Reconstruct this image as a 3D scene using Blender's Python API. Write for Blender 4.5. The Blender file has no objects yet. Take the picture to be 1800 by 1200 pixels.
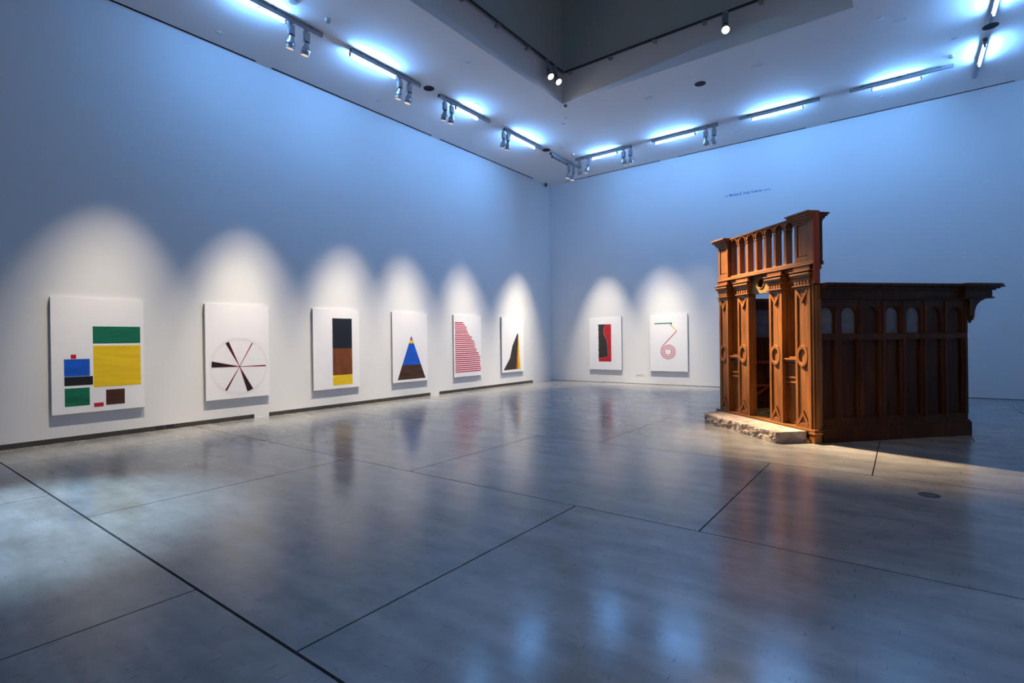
import bpy, bmesh, math, random
from math import sin, cos, pi, radians, sqrt
from mathutils import Vector, Matrix, noise

random.seed(7)
S = bpy.context.scene
COL = S.collection

# ------------------------------------------------------------------ camera, world, exposure
HC = 7.162          # ceiling height
RX, RY = 13.66, -20.0   # room extent (x 0..RX, y RY..0)

cam = bpy.data.cameras.new('camera')
cam.sensor_width = 36.0
cam.lens = 911.65 / 1800 * 36
cam.clip_end = 100
camo = bpy.data.objects.new('camera', cam)
COL.objects.link(camo)
yaw, pitch, roll = 0.645867, -0.002967, -0.012983
f = Vector((-sin(yaw) * cos(pitch), cos(yaw) * cos(pitch), sin(pitch)))
r = Vector((cos(yaw), sin(yaw), 0))
u = r.cross(f)
r2 = cos(roll) * r + sin(roll) * u
u2 = -sin(roll) * r + cos(roll) * u
M = Matrix((r2, u2, -f)).transposed().to_4x4()
M.translation = (10.3943, -16.1900, 1.5)
camo.matrix_world = M
S.camera = camo

W = bpy.data.worlds.new('world')
S.world = W
W.use_nodes = True
W.node_tree.nodes['Background'].inputs[0].default_value = (0.01, 0.012, 0.02, 1)

S.view_settings.view_transform = 'Standard'
S.view_settings.look = 'None'
S.view_settings.gamma = 1
S.view_settings.exposure = 0.42
S.view_settings.use_curve_mapping = False
S.cycles.max_bounces = 8
S.cycles.diffuse_bounces = 5
S.cycles.glossy_bounces = 4
S.cycles.sample_clamp_indirect = 4.0
S.cycles.caustics_reflective = False
S.cycles.caustics_refractive = False
S.cycles.use_denoising = True

TUBE_COLOR, TUBE_STRENGTH = (0.17, 0.45, 1.0), 220.0
SPOT_COLOR, SPOT_POWER = (1.0, 0.85, 0.63), 1230.0
WELL_POWER = 7000.0
SPOT_ANGLE, AIM = 27, 0.45     # tight beams: width in degrees, height they are aimed at on the wall
WIDE_ANGLE, AIM_WIDE = 40, -0.45  # wide beams
COOL_POWER = 3000.0
SIDE_POWER = 260.0

# ------------------------------------------------------------------ materials
def new_mat(name):
    m = bpy.data.materials.new(name)
    m.use_nodes = True
    nt = m.node_tree
    return m, nt, nt.nodes['Principled BSDF']

def N(nt, t, **kw):
    n = nt.nodes.new(t)
    for k, v in kw.items():
        setattr(n, k, v)
    return n

def noise_node(nt, scale, detail=4, rough=0.55, vec=None, dims='3D'):
    n = N(nt, 'ShaderNodeTexNoise')
    n.inputs['Scale'].default_value = scale
    n.inputs['Detail'].default_value = detail
    n.inputs['Roughness'].default_value = rough
    if vec is not None:
        nt.links.new(vec, n.inputs['Vector'])
    return n

def ramp(nt, fac, stops):
    n = N(nt, 'ShaderNodeValToRGB')
    el = n.color_ramp.elements
    while len(el) < len(stops):
        el.new(0.5)
    for e, (p, c) in zip(el, stops):
        e.position = p
        e.color = c if len(c) == 4 else (*c, 1)
    nt.links.new(fac, n.inputs[0])
    return n

def mapping(nt, scale, coord='Object'):
    tc = N(nt, 'ShaderNodeTexCoord')
    mp = N(nt, 'ShaderNodeMapping')
    mp.inputs['Scale'].default_value = scale
    nt.links.new(tc.outputs[coord], mp.inputs['Vector'])
    return mp.outputs[0]

def bump(nt, b, height, strength, dist=0.01):
    n = N(nt, 'ShaderNodeBump')
    n.inputs['Strength'].default_value = strength
    n.inputs['Distance'].default_value = dist
    nt.links.new(height, n.inputs['Height'])
    nt.links.new(n.outputs[0], b.inputs['Normal'])

def plain(name, col, rough=0.5, metal=0.0, vary=0.06, scale=6.0, spec=0.5):
    """painted / moulded surface with a faint procedural unevenness"""
    m, nt, b = new_mat(name)
    n = noise_node(nt, scale, 3, 0.5, mapping(nt, (1, 1, 1)))
    lo = tuple(c * (1 - vary) for c in col)
    hi = tuple(min(1, c * (1 + vary)) for c in col)
    rp = ramp(nt, n.outputs['Fac'], [(0.3, lo), (0.7, hi)])
    nt.links.new(rp.outputs[0], b.inputs['Base Color'])
    b.inputs['Roughness'].default_value = rough
    b.inputs['Metallic'].default_value = metal
    b.inputs['Specular IOR Level'].default_value = spec
    return m

def emit(name, col, strength):
    m, nt, b = new_mat(name)
    b.inputs['Base Color'].default_value = (0.8, 0.8, 0.8, 1)
    b.inputs['Emission Color'].default_value = (*col, 1)
    b.inputs['Emission Strength'].default_value = strength
    return m

def wall_paint(name, col):
    m, nt, b = new_mat(name)
    v = mapping(nt, (1, 1, 1))
    n = noise_node(nt, 0.7, 3, 0.5, v)
    rp = ramp(nt, n.outputs['Fac'], [(0.3, tuple(c * 0.985 for c in col)), (0.7, col)])
    nt.links.new(rp.outputs[0], b.inputs['Base Color'])
    b.inputs['Roughness'].default_value = 0.75
    b.inputs['Specular IOR Level'].default_value = 0.2
    n2 = noise_node(nt, 90, 2, 0.5, v)
    bump(nt, b, n2.outputs['Fac'], 0.04, 0.003)
    return m

def wood(name, dark, light, rough=0.34, axis='Z', scale=1.0, spec=0.5, vary=True):
    m, nt, b = new_mat(name)
    st = {'Z': (22, 22, 1.6), 'Y': (22, 1.6, 22), 'X': (1.6, 22, 22)}[axis]
    v = mapping(nt, tuple(s * scale for s in st))
    n = noise_node(nt, 1.0, 7, 0.62, v)
    n2 = noise_node(nt, 1.3, 3, 0.5, mapping(nt, (1, 1, 0.7)))
    a = ramp(nt, n.outputs['Fac'], [(0.28, dark), (0.72, light)])
    k = ramp(nt, n2.outputs['Fac'], [(0.3, (0.62, 0.6, 0.58)), (0.75, (1.15, 1.12, 1.08))])
    mx = N(nt, 'ShaderNodeMixRGB', blend_type='MULTIPLY')
    mx.inputs[0].default_value = 1
    nt.links.new(a.outputs[0], mx.inputs[1])
    nt.links.new(k.outputs[0], mx.inputs[2])
    nt.links.new(mx.outputs[0], b.inputs['Base Color'])
    rr = ramp(nt, n2.outputs['Fac'], [(0.3, (rough * 0.85,) * 3), (0.8, (rough * 1.25,) * 3)])
    nt.links.new(rr.outputs[0], b.inputs['Roughness'])
    b.inputs['Specular IOR Level'].default_value = spec
    bump(nt, b, n.outputs['Fac'], 0.12, 0.004)
    return m

def concrete(name):
    m, nt, b = new_mat(name)
    v = mapping(nt, (1, 1, 1))
    cloud = noise_node(nt, 0.55, 6, 0.62, v)
    fine = noise_node(nt, 4.5, 5, 0.65, v)
    streak = noise_node(nt, 1.0, 6, 0.6, mapping(nt, (0.9, 3.8, 1)))
    scuff = noise_node(nt, 1.0, 3, 0.5, mapping(nt, (48, 7, 1)))
    scuff2 = noise_node(nt, 1.0, 3, 0.5, mapping(nt, (9, 60, 1)))
    c1 = ramp(nt, cloud.outputs['Fac'], [(0.3, (0.215, 0.215, 0.213)), (0.7, (0.335, 0.33, 0.325))])
    c2 = ramp(nt, fine.outputs['Fac'], [(0.3, (0.86, 0.86, 0.86)), (0.7, (1.08, 1.08, 1.08))])
    c3 = ramp(nt, streak.outputs['Fac'], [(0.3, (0.72, 0.72, 0.73)), (0.7, (1.15, 1.15, 1.14))])
    s1 = ramp(nt, scuff.outputs['Fac'], [(0.655, (1, 1, 1)), (0.73, (0.62, 0.62, 0.62))])
    s2 = ramp(nt, scuff2.outputs['Fac'], [(0.655, (1, 1, 1)), (0.73, (0.66, 0.66, 0.66))])
    cur = c1.outputs[0]
    for c in (c2, c3, s1, s2):
        mx = N(nt, 'ShaderNodeMixRGB', blend_type='MULTIPLY')
        mx.inputs[0].default_value = 1
        nt.links.new(cur, mx.inputs[1])
        nt.links.new(c.outputs[0], mx.inputs[2])
        cur = mx.outputs[0]
    nt.links.new(cur, b.inputs['Base Color'])
    rr = ramp(nt, streak.outputs['Fac'], [(0.3, (0.19,) * 3), (0.72, (0.262,) * 3)])
    nt.links.new(rr.outputs[0], b.inputs['Roughness'])
    b.inputs['Specular IOR Level'].default_value = 0.42
    b.inputs['Coat Weight'].default_value = 0.18
    b.inputs['Coat Roughness'].default_value = 0.14
    wav = noise_node(nt, 1.0, 3, 0.5, mapping(nt, (3.0, 7.0, 1)))
    bump(nt, b, wav.outputs['Fac'], 0.018, 0.02)
    return m

MW = wall_paint('white_wall_paint', (0.76, 0.76, 0.76))
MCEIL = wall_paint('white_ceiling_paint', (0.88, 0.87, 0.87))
MWELL = wall_paint('grey_upper_well', (0.50, 0.56, 0.54))  # greyer, slightly green tone for the walls above the well rails
MDARK = plain('dark_recess', (0.012, 0.012, 0.013), 0.9)
MGAP = plain('shadow_gap_board', (0.16, 0.13, 0.10), 0.7)
MCONC = concrete('polished_concrete')
MJOINT = plain('joint_filler', (0.035, 0.033, 0.03), 0.85, scale=30)
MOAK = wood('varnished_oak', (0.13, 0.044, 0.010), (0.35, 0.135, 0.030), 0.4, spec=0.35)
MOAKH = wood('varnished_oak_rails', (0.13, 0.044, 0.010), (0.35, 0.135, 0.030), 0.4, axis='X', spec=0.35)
MOAKS = wood('shaded_side_oak', (0.034, 0.011, 0.003), (0.115, 0.037, 0.0085), 0.36, spec=0.22)  # same oak as the front, colour darkened for the shadowed side
MOAKP = wood('shaded_panel_oak', (0.022, 0.0075, 0.0025), (0.085, 0.026, 0.006), 0.36, spec=0.22)  # shade of the recessed panels put into a darker oak colour
MOAKR = wood('red_end_board', (0.26, 0.042, 0.018), (0.40, 0.075, 0.032), 0.5, spec=0.3)
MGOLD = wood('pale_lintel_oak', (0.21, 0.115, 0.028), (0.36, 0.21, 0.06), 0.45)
MSTEEL = plain('brushed_aluminium', (0.42, 0.45, 0.5), 0.35, 0.8)
MTRACK = plain('grey_track_paint', (0.36, 0.38, 0.42), 0.45, 0.2)
MCHROME = plain('chrome', (0.75, 0.76, 0.78), 0.15, 1.0)
MBLACK = plain('black_plastic', (0.015, 0.015, 0.017), 0.4)
MDGREY = plain('dark_grey_metal', (0.07, 0.075, 0.085), 0.4, 0.5)
MWPL = plain('white_plastic', (0.72, 0.73, 0.75), 0.5)
MTUBE = emit('lit_fluorescent_tube', TUBE_COLOR, TUBE_STRENGTH)
MTUBEOFF = plain('shaded_unlit_tube', (0.20, 0.22, 0.26), 0.25)  # whitish glass, darkened in colour for its shaded underside
MLENS = emit('warm_lamp_lens', (1.0, 0.72, 0.36), 0.55)
MLENSB = emit('bright_lamp_lens', (1.0, 0.86, 0.62), 14.0)

def stone_mat():
    m, nt, b = new_mat('rough_pink_limestone')
    v = mapping(nt, (1, 1, 1))
    n = noise_node(nt, 7, 6, 0.65, v)
    n2 = noise_node(nt, 45, 4, 0.6, v)
    a = ramp(nt, n.outputs['Fac'], [(0.3, (0.20, 0.15, 0.115)), (0.48, (0.36, 0.295, 0.255)), (0.7, (0.52, 0.46, 0.42))])
    nt.links.new(a.outputs[0], b.inputs['Base Color'])
    b.inputs['Roughness'].default_value = 0.9
    b.inputs['Specular IOR Level'].default_value = 0.2
    bump(nt, b, n2.outputs['Fac'], 0.5, 0.008)
    return m
MSTONE = stone_mat()

def glass_mat():
    m, nt, b = new_mat('dusty_glass')
    n = noise_node(nt, 9, 4, 0.6, mapping(nt, (1, 1, 1)))
    a = ramp(nt, n.outputs['Fac'], [(0.3, (0.09, 0.095, 0.115)), (0.7, (0.20, 0.205, 0.23))])
    nt.links.new(a.outputs[0], b.inputs['Base Color'])
    b.inputs['Roughness'].default_value = 0.32
    b.inputs['Transmission Weight'].default_value = 0.35
    b.inputs['IOR'].default_value = 1.5
    b.inputs['Specular IOR Level'].default_value = 0.8
    return m
MGLASS = glass_mat()

def paint_mat(name, col, streak=(2, 2, 14), var=0.25):
    m, nt, b = new_mat(name)
    n = noise_node(nt, 1.0, 5, 0.6, mapping(nt, streak))
    a = ramp(nt, n.outputs['Fac'], [(0.3, tuple(c * (1 - var) for c in col)), (0.7, tuple(min(1, c * (1 + var)) for c in col))])
    nt.links.new(a.outputs[0], b.inputs['Base Color'])
    b.inputs['Roughness'].default_value = 0.45
    return m
PCANVAS = plain('white_canvas', (0.89, 0.88, 0.90), 0.6, vary=0.01)
PEDGE = plain('grey_panel_edge', (0.42, 0.42, 0.43), 0.7)
PGREEN = paint_mat('green_paint', (0.004, 0.145, 0.075))
PYELLOW = paint_mat('yellow_paint', (0.85, 0.56, 0.008), var=0.12)
PBLUE = paint_mat('blue_paint', (0.006, 0.10, 0.58))
PRED = paint_mat('red_paint', (0.52, 0.008, 0.018), var=0.12)
PBLACK = paint_mat('black_paint', (0.010, 0.010, 0.012))
PBROWN = paint_mat('dark_brown_paint', (0.065, 0.024, 0.008), var=0.45)
PORANGE = paint_mat('orange_brown_paint', (0.20, 0.052, 0.008), (14, 14, 2), 0.45)
PBRIGHT = paint_mat('orange_paint', (0.55, 0.14, 0.008), (14, 14, 2))
PDKGREY = paint_mat('brown_black_paint', (0.030, 0.022, 0.020))
PPALE = paint_mat('pale_pencil_line', (0.70, 0.66, 0.66), var=0.02)
PLINE = paint_mat('thin_red_line', (0.42, 0.025, 0.03), var=0.1)
PBEIGE = paint_mat('pale_torn_edge', (0.42, 0.33, 0.24), var=0.2)
MLETTER = plain('blue_grey_lettering', (0.17, 0.30, 0.50), 0.6)
MTAPE = plain('yellow_tape', (0.75, 0.42, 0.015), 0.5)

# ------------------------------------------------------------------ mesh helpers
def obj(name, bm, mat, parent=None, loc=None, smooth=False, bevel=0.0):
    me = bpy.data.meshes.new(name)
    bmesh.ops.recalc_face_normals(bm, faces=bm.faces)
    bm.to_mesh(me)
    bm.free()
    mats = mat if isinstance(mat, (list, tuple)) else [mat]
    for m in mats:
        me.materials.append(m)
    if smooth:
        for p in me.polygons:
            p.use_smooth = True
    o = bpy.data.objects.new(name, me)
    COL.objects.link(o)
    if parent is not None:
        o.parent = parent
    if loc is not None:
        o.location = loc
    if bevel:
        md = o.modifiers.new('bevel', 'BEVEL')
        md.width = bevel
        md.segments = 2
        md.limit_method = 'ANGLE'
    if smooth:
        try:
            md = o.modifiers.new('split', 'EDGE_SPLIT')
            md.split_angle = radians(40)
        except Exception:
            pass
    return o

def empty(name, loc=(0, 0, 0), rz=0.0, parent=None):
    o = bpy.data.objects.new(name, None)
    o.empty_display_size = 0.1
    o.location = loc
    o.rotation_euler = (0, 0, rz)
    COL.objects.link(o)
    if parent is not None:
        o.parent = parent
    return o

def tag(o, label, cat, group=None):
    o['label'] = label
    o['category'] = cat
    if group:
        o['group'] = group
    return o

def struct(o):
    o['kind'] = 'structure'
    return o

def box(bm, x0, x1, y0, y1, z0, z1):
    vs = [bm.verts.new((x, y, z)) for z in (z0, z1) for x, y in ((x0, y0), (x1, y0), (x1, y1), (x0, y1))]
    for q in ((3, 2, 1, 0), (4, 5, 6, 7), (0, 1, 5, 4), (1, 2, 6, 5), (2, 3, 7, 6), (3, 0, 4, 7)):
        bm.faces.new([vs[i] for i in q])
    return bm

def B(*bs):
    bm = bmesh.new()
    for b in bs:
        box(bm, *b)
    return bm

def prism(bm, pts, fn0, fn1):
    """extrude a 2-D outline between two placements fn(p)->3-D"""
    a = [bm.verts.new(fn0(p)) for p in pts]
    b = [bm.verts.new(fn1(p)) for p in pts]
    n = len(pts)
    bm.faces.new(a[::-1])
    bm.faces.new(b)
    for i in range(n):
        bm.faces.new((a[i], a[(i + 1) % n], b[(i + 1) % n], b[i]))
    return bm

def ring(bm, outer, inner, fn0, fn1):
    """extruded band between two outlines with equal point counts"""
    n = len(outer)
    L = [[bm.verts.new(fn(p)) for p in ps] for fn in (fn0, fn1) for ps in (outer, inner)]
    o0, i0, o1, i1 = L
    for k in range(n):
        j = (k + 1) % n
        bm.faces.new((o0[k], o0[j], i0[j], i0[k]))
        bm.faces.new((o1[j], o1[k], i1[k], i1[j]))
        bm.faces.new((o0[j], o0[k], o1[k], o1[j]))
        bm.faces.new((i0[k], i0[j], i1[j], i1[k]))
    return bm

def lathe(bm, prof, c=(0, 0, 0), seg=20, axis='Z'):
    """prof: (radius, height) list"""
    rows = []
    for rad, h in prof:
        row = []
        for k in range(seg):
            t = 2 * pi * k / seg
            p = (rad * cos(t), rad * sin(t), h)
            if axis == 'X':
                p = (h, p[0], p[1])
            elif axis == 'Y':
                p = (p[0], h, p[1])
            row.append(bm.verts.new((p[0] + c[0], p[1] + c[1], p[2] + c[2])))
        rows.append(row)
    for a, b in zip(rows, rows[1:]):
        for k in range(seg):
            j = (k + 1) % seg
            bm.faces.new((a[k], a[j], b[j], b[k]))
    bm.faces.new(rows[0][::-1])
    bm.faces.new(rows[-1])
    return bm

def cuts_plane(bm, us, vs, holes, fn):
    """quads on the grid of cut lines us x vs, leaving out the rectangular holes"""
    us = sorted(set(us) | {h for q in holes for h in q[:2]})
    vs = sorted(set(vs) | {h for q in holes for h in q[2:]})
    vt = {}
    def V(i, j):
        if (i, j) not in vt:
            vt[(i, j)] = bm.verts.new(fn(us[i], vs[j]))
        return vt[(i, j)]
    for i in range(len(us) - 1):
        for j in range(len(vs) - 1):
            cu, cv = (us[i] + us[i + 1]) / 2, (vs[j] + vs[j + 1]) / 2
            if any(h[0] < cu < h[1] and h[2] < cv < h[3] for h in holes):
                continue
            bm.faces.new((V(i, j), V(i + 1, j), V(i + 1, j + 1), V(i, j + 1)))
    return bm

# ------------------------------------------------------------------ room shell
# left wall with the shadow gaps along its foot
gaps = [(-20.0, -11.01), (-10.71, -6.15), (-5.82, -1.20)]
bm = B((-0.30, -0.05, RY, 0.0, 0, HC + 0.3), (-0.05, 0.0, RY, 0.0, 0.082, HC))
ys = [g for q in gaps for g in q]
for a, b in ((-11.01, -10.71), (-6.15, -5.82), (-1.20, 0.0)):
    box(bm, -0.05, 0.0, a, b, 0, 0.082)
wl = struct(obj('wall_left', bm, MW))
for a, b in gaps:
    obj('shadow_gap', B((-0.05, -0.035, a, b, 0.0, 0.082)), MGAP, wl)
wb = struct(obj('wall_back', B((-0.3, RX + 0.3, 0.0, 0.3, 0.012, HC + 0.3)), MW))
obj('wall_foot_gap', B((0.0, RX, 0.004, 0.28, 0.0, 0.012)), MDARK, wb)
struct(obj('wall_right', B((RX, RX + 0.3, RY, 0.0, 0, HC + 0.3)), MW))
struct(obj('wall_front', B((-0.3, RX + 0.3, RY - 0.3, RY, 0, HC + 0.3)), MW))

# floor: saw-cut concrete slabs over a dark bed
fl = struct(obj('floor', B((-0.05, RX, RY, 0.0, -0.2, -0.03)), MJOINT))
rows = [(RY, -14.83, [3.54, 6.93, 10.3]), (-14.83, -12.13, [1.35, 4.69, 8.03, 11.4]), (-12.13, -9.46, [2.45, 5.83, 9.12, 12.5]),
        (-9.46, -6.58, [3.5, 6.87, 10.12]), (-6.58, -3.9, [1.15, 4.5, 7.85, 11.18]), (-3.9, -1.15, [2.15, 5.5, 8.83, 12.18]),
        (-1.15, 0.0, [6.87])]
for ri, (ya, yb, xs) in enumerate(rows):
    ga = 0.009 if ri == 1 else 0.006
    gb = 0.009 if ri == 0 else 0.006
    xs = [0.0] + xs + [RX]
    for i in range(len(xs) - 1):
        x0, x1 = xs[i] + 0.006, xs[i + 1] - 0.006
        if i == 0:
            x0 = -0.05
        if i == len(xs) - 2:
            x1 = RX
        y1 = 0.004 if yb == 0 else yb - gb
        y0 = RY if ya == RY else ya + ga
        obj('slab', B((x0, x1, y0, y1, -0.03, 0.0)), MCONC, fl)

# ceiling with air slots along the walls and the square light well
SL = [(-15.4, -10.91), (-10.58, -6.04), (-5.72, -1.12)]
SB = [(0.73, 4.25), (4.82, 8.34), (8.88, 12.45)]
WX0, WX1, WY0, WY1 = 3.90, 9.76, -15.2, -5.43
holes = [(0.032, 0.082, a, b) for a, b in SL] + [(a, b, -0.085, -0.035) for a, b in SB] + [(WX0, WX1, WY0, WY1)]
cl = struct(obj('ceiling', cuts_plane(bmesh.new(), [0, RX], [RY, 0], holes, lambda a, b: (a, b, HC)), MCEIL))
for h in holes[:-1]:
    bm = bmesh.new()
    box(bm, h[0], h[1], h[2], h[3], HC, HC + 0.12)
    bm.faces.ensure_lookup_table()
    bmesh.ops.delete(bm, geom=[fc for fc in bm.faces if all(abs(v.co.z - HC) < 1e-5 for v in fc.verts)], context='FACES')
    obj('air_slot', bm, MDARK, cl)
ZT = 7.86
t = 0.25
bm = B((WX0 - t, WX0, WY0 - t, WY1 + t, HC + 0.003, ZT), (WX1, WX1 + t, WY0 - t, WY1 + t, HC + 0.003, ZT), (WX0, WX1, WY1, WY1 + t, HC + 0.003, ZT), (WX0, WX1, WY0 - t, WY0, HC + 0.003, ZT))
obj('light_well_curb', bm, MCEIL, cl)
ZW = 11.5
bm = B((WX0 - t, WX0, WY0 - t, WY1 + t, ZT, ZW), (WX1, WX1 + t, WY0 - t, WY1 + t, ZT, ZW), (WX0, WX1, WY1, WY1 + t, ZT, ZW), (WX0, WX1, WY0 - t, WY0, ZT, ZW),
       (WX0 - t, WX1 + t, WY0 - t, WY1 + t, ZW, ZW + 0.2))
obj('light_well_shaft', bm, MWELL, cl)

# ------------------------------------------------------------------ paintings
CZ = 1.345
PW, PH, PT = 1.21, 1.81, 0.055

class Frame2:
    """a hung panel: local s to the viewer's right, t up, d out of the wall"""
    def __init__(self, wall, c, label):
        self.wall, self.c = wall, c
        loc = (0, c, CZ) if wall == 'left' else (c, 0, CZ)
        self.root = empty('painting', loc)
        tag(self.root, label, 'painting', 'paintings hung along the two white walls')
        obj('panel_body', self.slab(rect(-PW / 2, PW / 2, -PH / 2, PH / 2), 0.002, PT - 0.003), PEDGE, self.root)
        obj('canvas', self.slab(rect(-PW / 2, PW / 2, -PH / 2, PH / 2), PT - 0.003, PT), PCANVAS, self.root)
        self.depth = PT
    def P(self, s, t, d):
        return (d, s, t) if self.wall == 'left' else (s, -d, t)
    def slab(self, pts, d0, d1):
        return prism(bmesh.new(), pts, lambda p: self.P(p[0], p[1], d0), lambda p: self.P(p[0], p[1], d1))
    def shape(self, name, pts, mat, lift=0.0012):
        return obj(name, self.slab(pts, PT, PT + lift), mat, self.root)
    def band(self, name, outer, inner, mat, lift=0.0012):
        return obj(name, ring(bmesh.new(), outer, inner, lambda p: self.P(p[0], p[1], PT), lambda p: self.P(p[0], p[1], PT + lift)), mat, self.root)

def rect(a, b, c, d):
    return [(a, c), (b, c), (b, d), (a, d)]

def circle(cx, cy, rx, ry=None, n=48):
    ry = ry or rx
    return [(cx + rx * cos(2 * pi * k / n), cy + ry * sin(2 * pi * k / n)) for k in range(n)]

P1 = Frame2('left', -13.51, 'white painting with green, yellow, blue, black, red and brown rectangles, nearest on the left wall')
for (a, b, c, d, m) in ((-0.092, 0.553, 0.186, 0.459, PGREEN), (-0.09, 0.555, -0.515, 0.150, PYELLOW), (-0.371, -0.305, -0.049, 0.015, PRED),
                        (-0.454, -0.136, -0.325, -0.057, PBLUE), (-0.452, -0.098, -0.470, -0.332, PBLACK), (-0.45, -0.142, -0.790, -0.51, PGREEN),
                        (-0.089, 0.037, -0.830, -0.766, PRED), (0.07, 0.323, -0.813, -0.566, PBROWN)):
    P1.shape('painted_rectangle', rect(a, b, c, d), m)

P2 = Frame2('left', -11.325, 'white painting of six thin black wedges radiating inside a faint circle')
ctr = (0.013, -0.293)
for q in (((-0.500, -0.176), (-0.503, -0.289)), ((-0.245, 0.166), (-0.187, 0.193)), ((0.254, 0.156), (0.279, 0.170)),
          ((0.531, -0.287), (0.531, -0.309)), ((0.160, -0.795), (0.271, -0.748)), ((-0.262, -0.733), (-0.236, -0.751))):
    P2.shape('black_wedge', [ctr, q[0], q[1]], PBLACK)
    for e in q:
        dx, dy = e[0] - ctr[0], e[1] - ctr[1]
        l = sqrt(dx * dx + dy * dy)
        nx, ny = -dy / l * 0.0035, dx / l * 0.0035
        P2.shape('red_outline', [(ctr[0] - nx, ctr[1] - ny), (e[0] - nx, e[1] - ny), (e[0] + nx, e[1] + ny), (ctr[0] + nx, ctr[1] + ny)], PLINE, 0.0018)
for R_ in (0.553, 0.523):
    P2.band('pencil_circle', circle(0.016, -0.290, R_, None, 96), circle(0.016, -0.290, R_ - 0.005, None, 96), PPALE)

P3 = Frame2('left', -9.12, 'white painting with a tall bar of black over brown over yellow')
for (c, d, m) in ((0.013, 0.701, PBLACK), (-0.597, 0.013, PORANGE), (-0.828, -0.597, PYELLOW)):
    P3.shape('painted_block', rect(-0.120, 0.400, c, d), m)

P4 = Frame2('left', -6.905, 'white painting of a tall triangle banded blue, red, yellow and brown')
def tri_x(tt):
    k = (0.303 - tt) / (0.303 + 0.838)
    return 0.028 + k * (-0.449 - 0.028), 0.028 + k * (0.518 - 0.028)
lv = [0.303, 0.225, 0.185, 0.101, -0.463, -0.838]
for (a, b, m) in zip(lv, lv[1:], (PBLUE, PRED, PYELLOW, PBLUE, PBROWN)):
    l0, r0 = tri_x(a)
    l1, r1 = tri_x(b)
    P4.shape('triangle_band', [(l1, b), (r1, b), (r0, a), (l0, a)] if a != 0.303 else [(l1, b), (r1, b), (0.028, a)], m)

P5 = Frame2('left', -4.65, 'white painting of stacked horizontal red stripes lengthening towards the bottom')
ends = [-0.198, -0.133, -0.061, -0.062, -0.02, 0.019, 0.072, 0.181, 0.162, 0.264, 0.298, 0.307, 0.32, 0.382, 0.391, 0.474, 0.491, 0.561, 0.542, 0.558, 0.546, 0.545, 0.565, 0.595, 0.563]
for i, e in enumerate(ends):
    yc = 0.676 - i * 0.0598
    P5.shape('red_stripe', rect(-0.555, e, yc - 0.016, yc + 0.016), PRED)

P6 = Frame2('left', -2.41, 'white painting of a curved black peak edged with orange and yellow, nearest the corner')
P6.shape('black_peak', [(-0.535, -0.831), (0.154, -0.822), (0.290, 0.359), (0.228, 0.359), (-0.039, -0.038), (-0.184, -0.445)], PDKGREY)
P6.shape('orange_sliver', [(0.154, -0.822), (0.262, -0.825), (0.288, 0.35)], PBRIGHT)
P6.shape('yellow_sliver', [(0.262, -0.825), (0.405, -0.828), (0.290, 0.355)], PYELLOW)

P7 = Frame2('back', 2.235, 'white painting of a wavy black form on a red upright block')
P7.shape('red_block', rect(-0.250, 0.225, -0.627, 0.650), PRED)
cv = [(0.014, 0.650), (-0.03, 0.560), (-0.052, 0.470), (-0.056, 0.36), (-0.03, 0.27), (0.0, 0.207), (0.035, 0.14), (0.058, 0.085), (0.075, 0.0), (0.08, -0.12), (0.085, -0.232), (0.098, -0.32), (0.095, -0.39), (0.08, -0.456)]
lf = [(-0.243, -0.512)]
rr_ = random.Random(3)
for k in range(26):
    lf.append((-0.252 + rr_.uniform(-0.012, 0.012), -0.47 + k * 0.0448))
P7.shape('pale_edge', [(x + 0.010, y) for x, y in cv] + [(-0.243, -0.530), (-0.243, 0.650)], PBEIGE, 0.0016)
P7.shape('black_form', cv + lf, PDKGREY, 0.0024)

P8 = Frame2('back', 4.45, 'white painting of a zigzag coloured line ending in a red coil')
def stroke(name, pts, w, mat):
    for a, b in zip(pts, pts[1:]):
        pass
    L, R = [], []
    for i, p in enumerate(pts):
        a = pts[max(0, i - 1)]
        b = pts[min(len(pts) - 1, i + 1)]
        dx, dy = b[0] - a[0], b[1] - a[1]
        l = sqrt(dx * dx + dy * dy)
        nx, ny = -dy / l * w / 2, dx / l * w / 2
        L.append((p[0] + nx, p[1] + ny))
        R.append((p[0] - nx, p[1] - ny))
    bm = bmesh.new()
    for i in range(len(pts) - 1):
        prism(bm, [R[i], R[i + 1], L[i + 1], L[i]], lambda p: P8.P(p[0], p[1], PT), lambda p: P8.P(p[0], p[1], PT + 0.0012))
    obj(name, bm, mat, P8.root)
stroke('green_line', [(-0.455, 0.617), (0.118, 0.622)], 0.030, PGREEN)
stroke('blue_line', [(0.112, 0.618), (0.075, 0.562)], 0.028, PBLUE)
stroke('yellow_line', [(0.070, 0.566), (0.268, 0.372)], 0.026, PYELLOW)
pts = []
turns = 3.0
for k in range(200):
    q = k / 199
    ang = radians(142) + q * turns * 2 * pi
    rad = 0.250 - q * 0.168
    pts.append((-0.003 + rad * cos(ang), -0.277 + rad * sin(ang)))
stroke('red_coil', [(0.266, 0.368), (0.08, 0.175), (-0.10, -0.01), (-0.165, -0.075)] + pts[2:], 0.022, PRED)

# ------------------------------------------------------------------ carved oak booth
BK = Vector((9.410, -7.859, 0.0))
BA = radians(-42.5)
booth = empty('oak_booth', BK, BA)
tag(booth, 'carved dark oak entrance booth with arcaded top and panelled side wall on the gallery floor', 'booth')
def bl(x, y, z):
    return (BK.x + x * cos(BA) - y * sin(BA), BK.y + x * sin(BA) + y * cos(BA), z)

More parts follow.
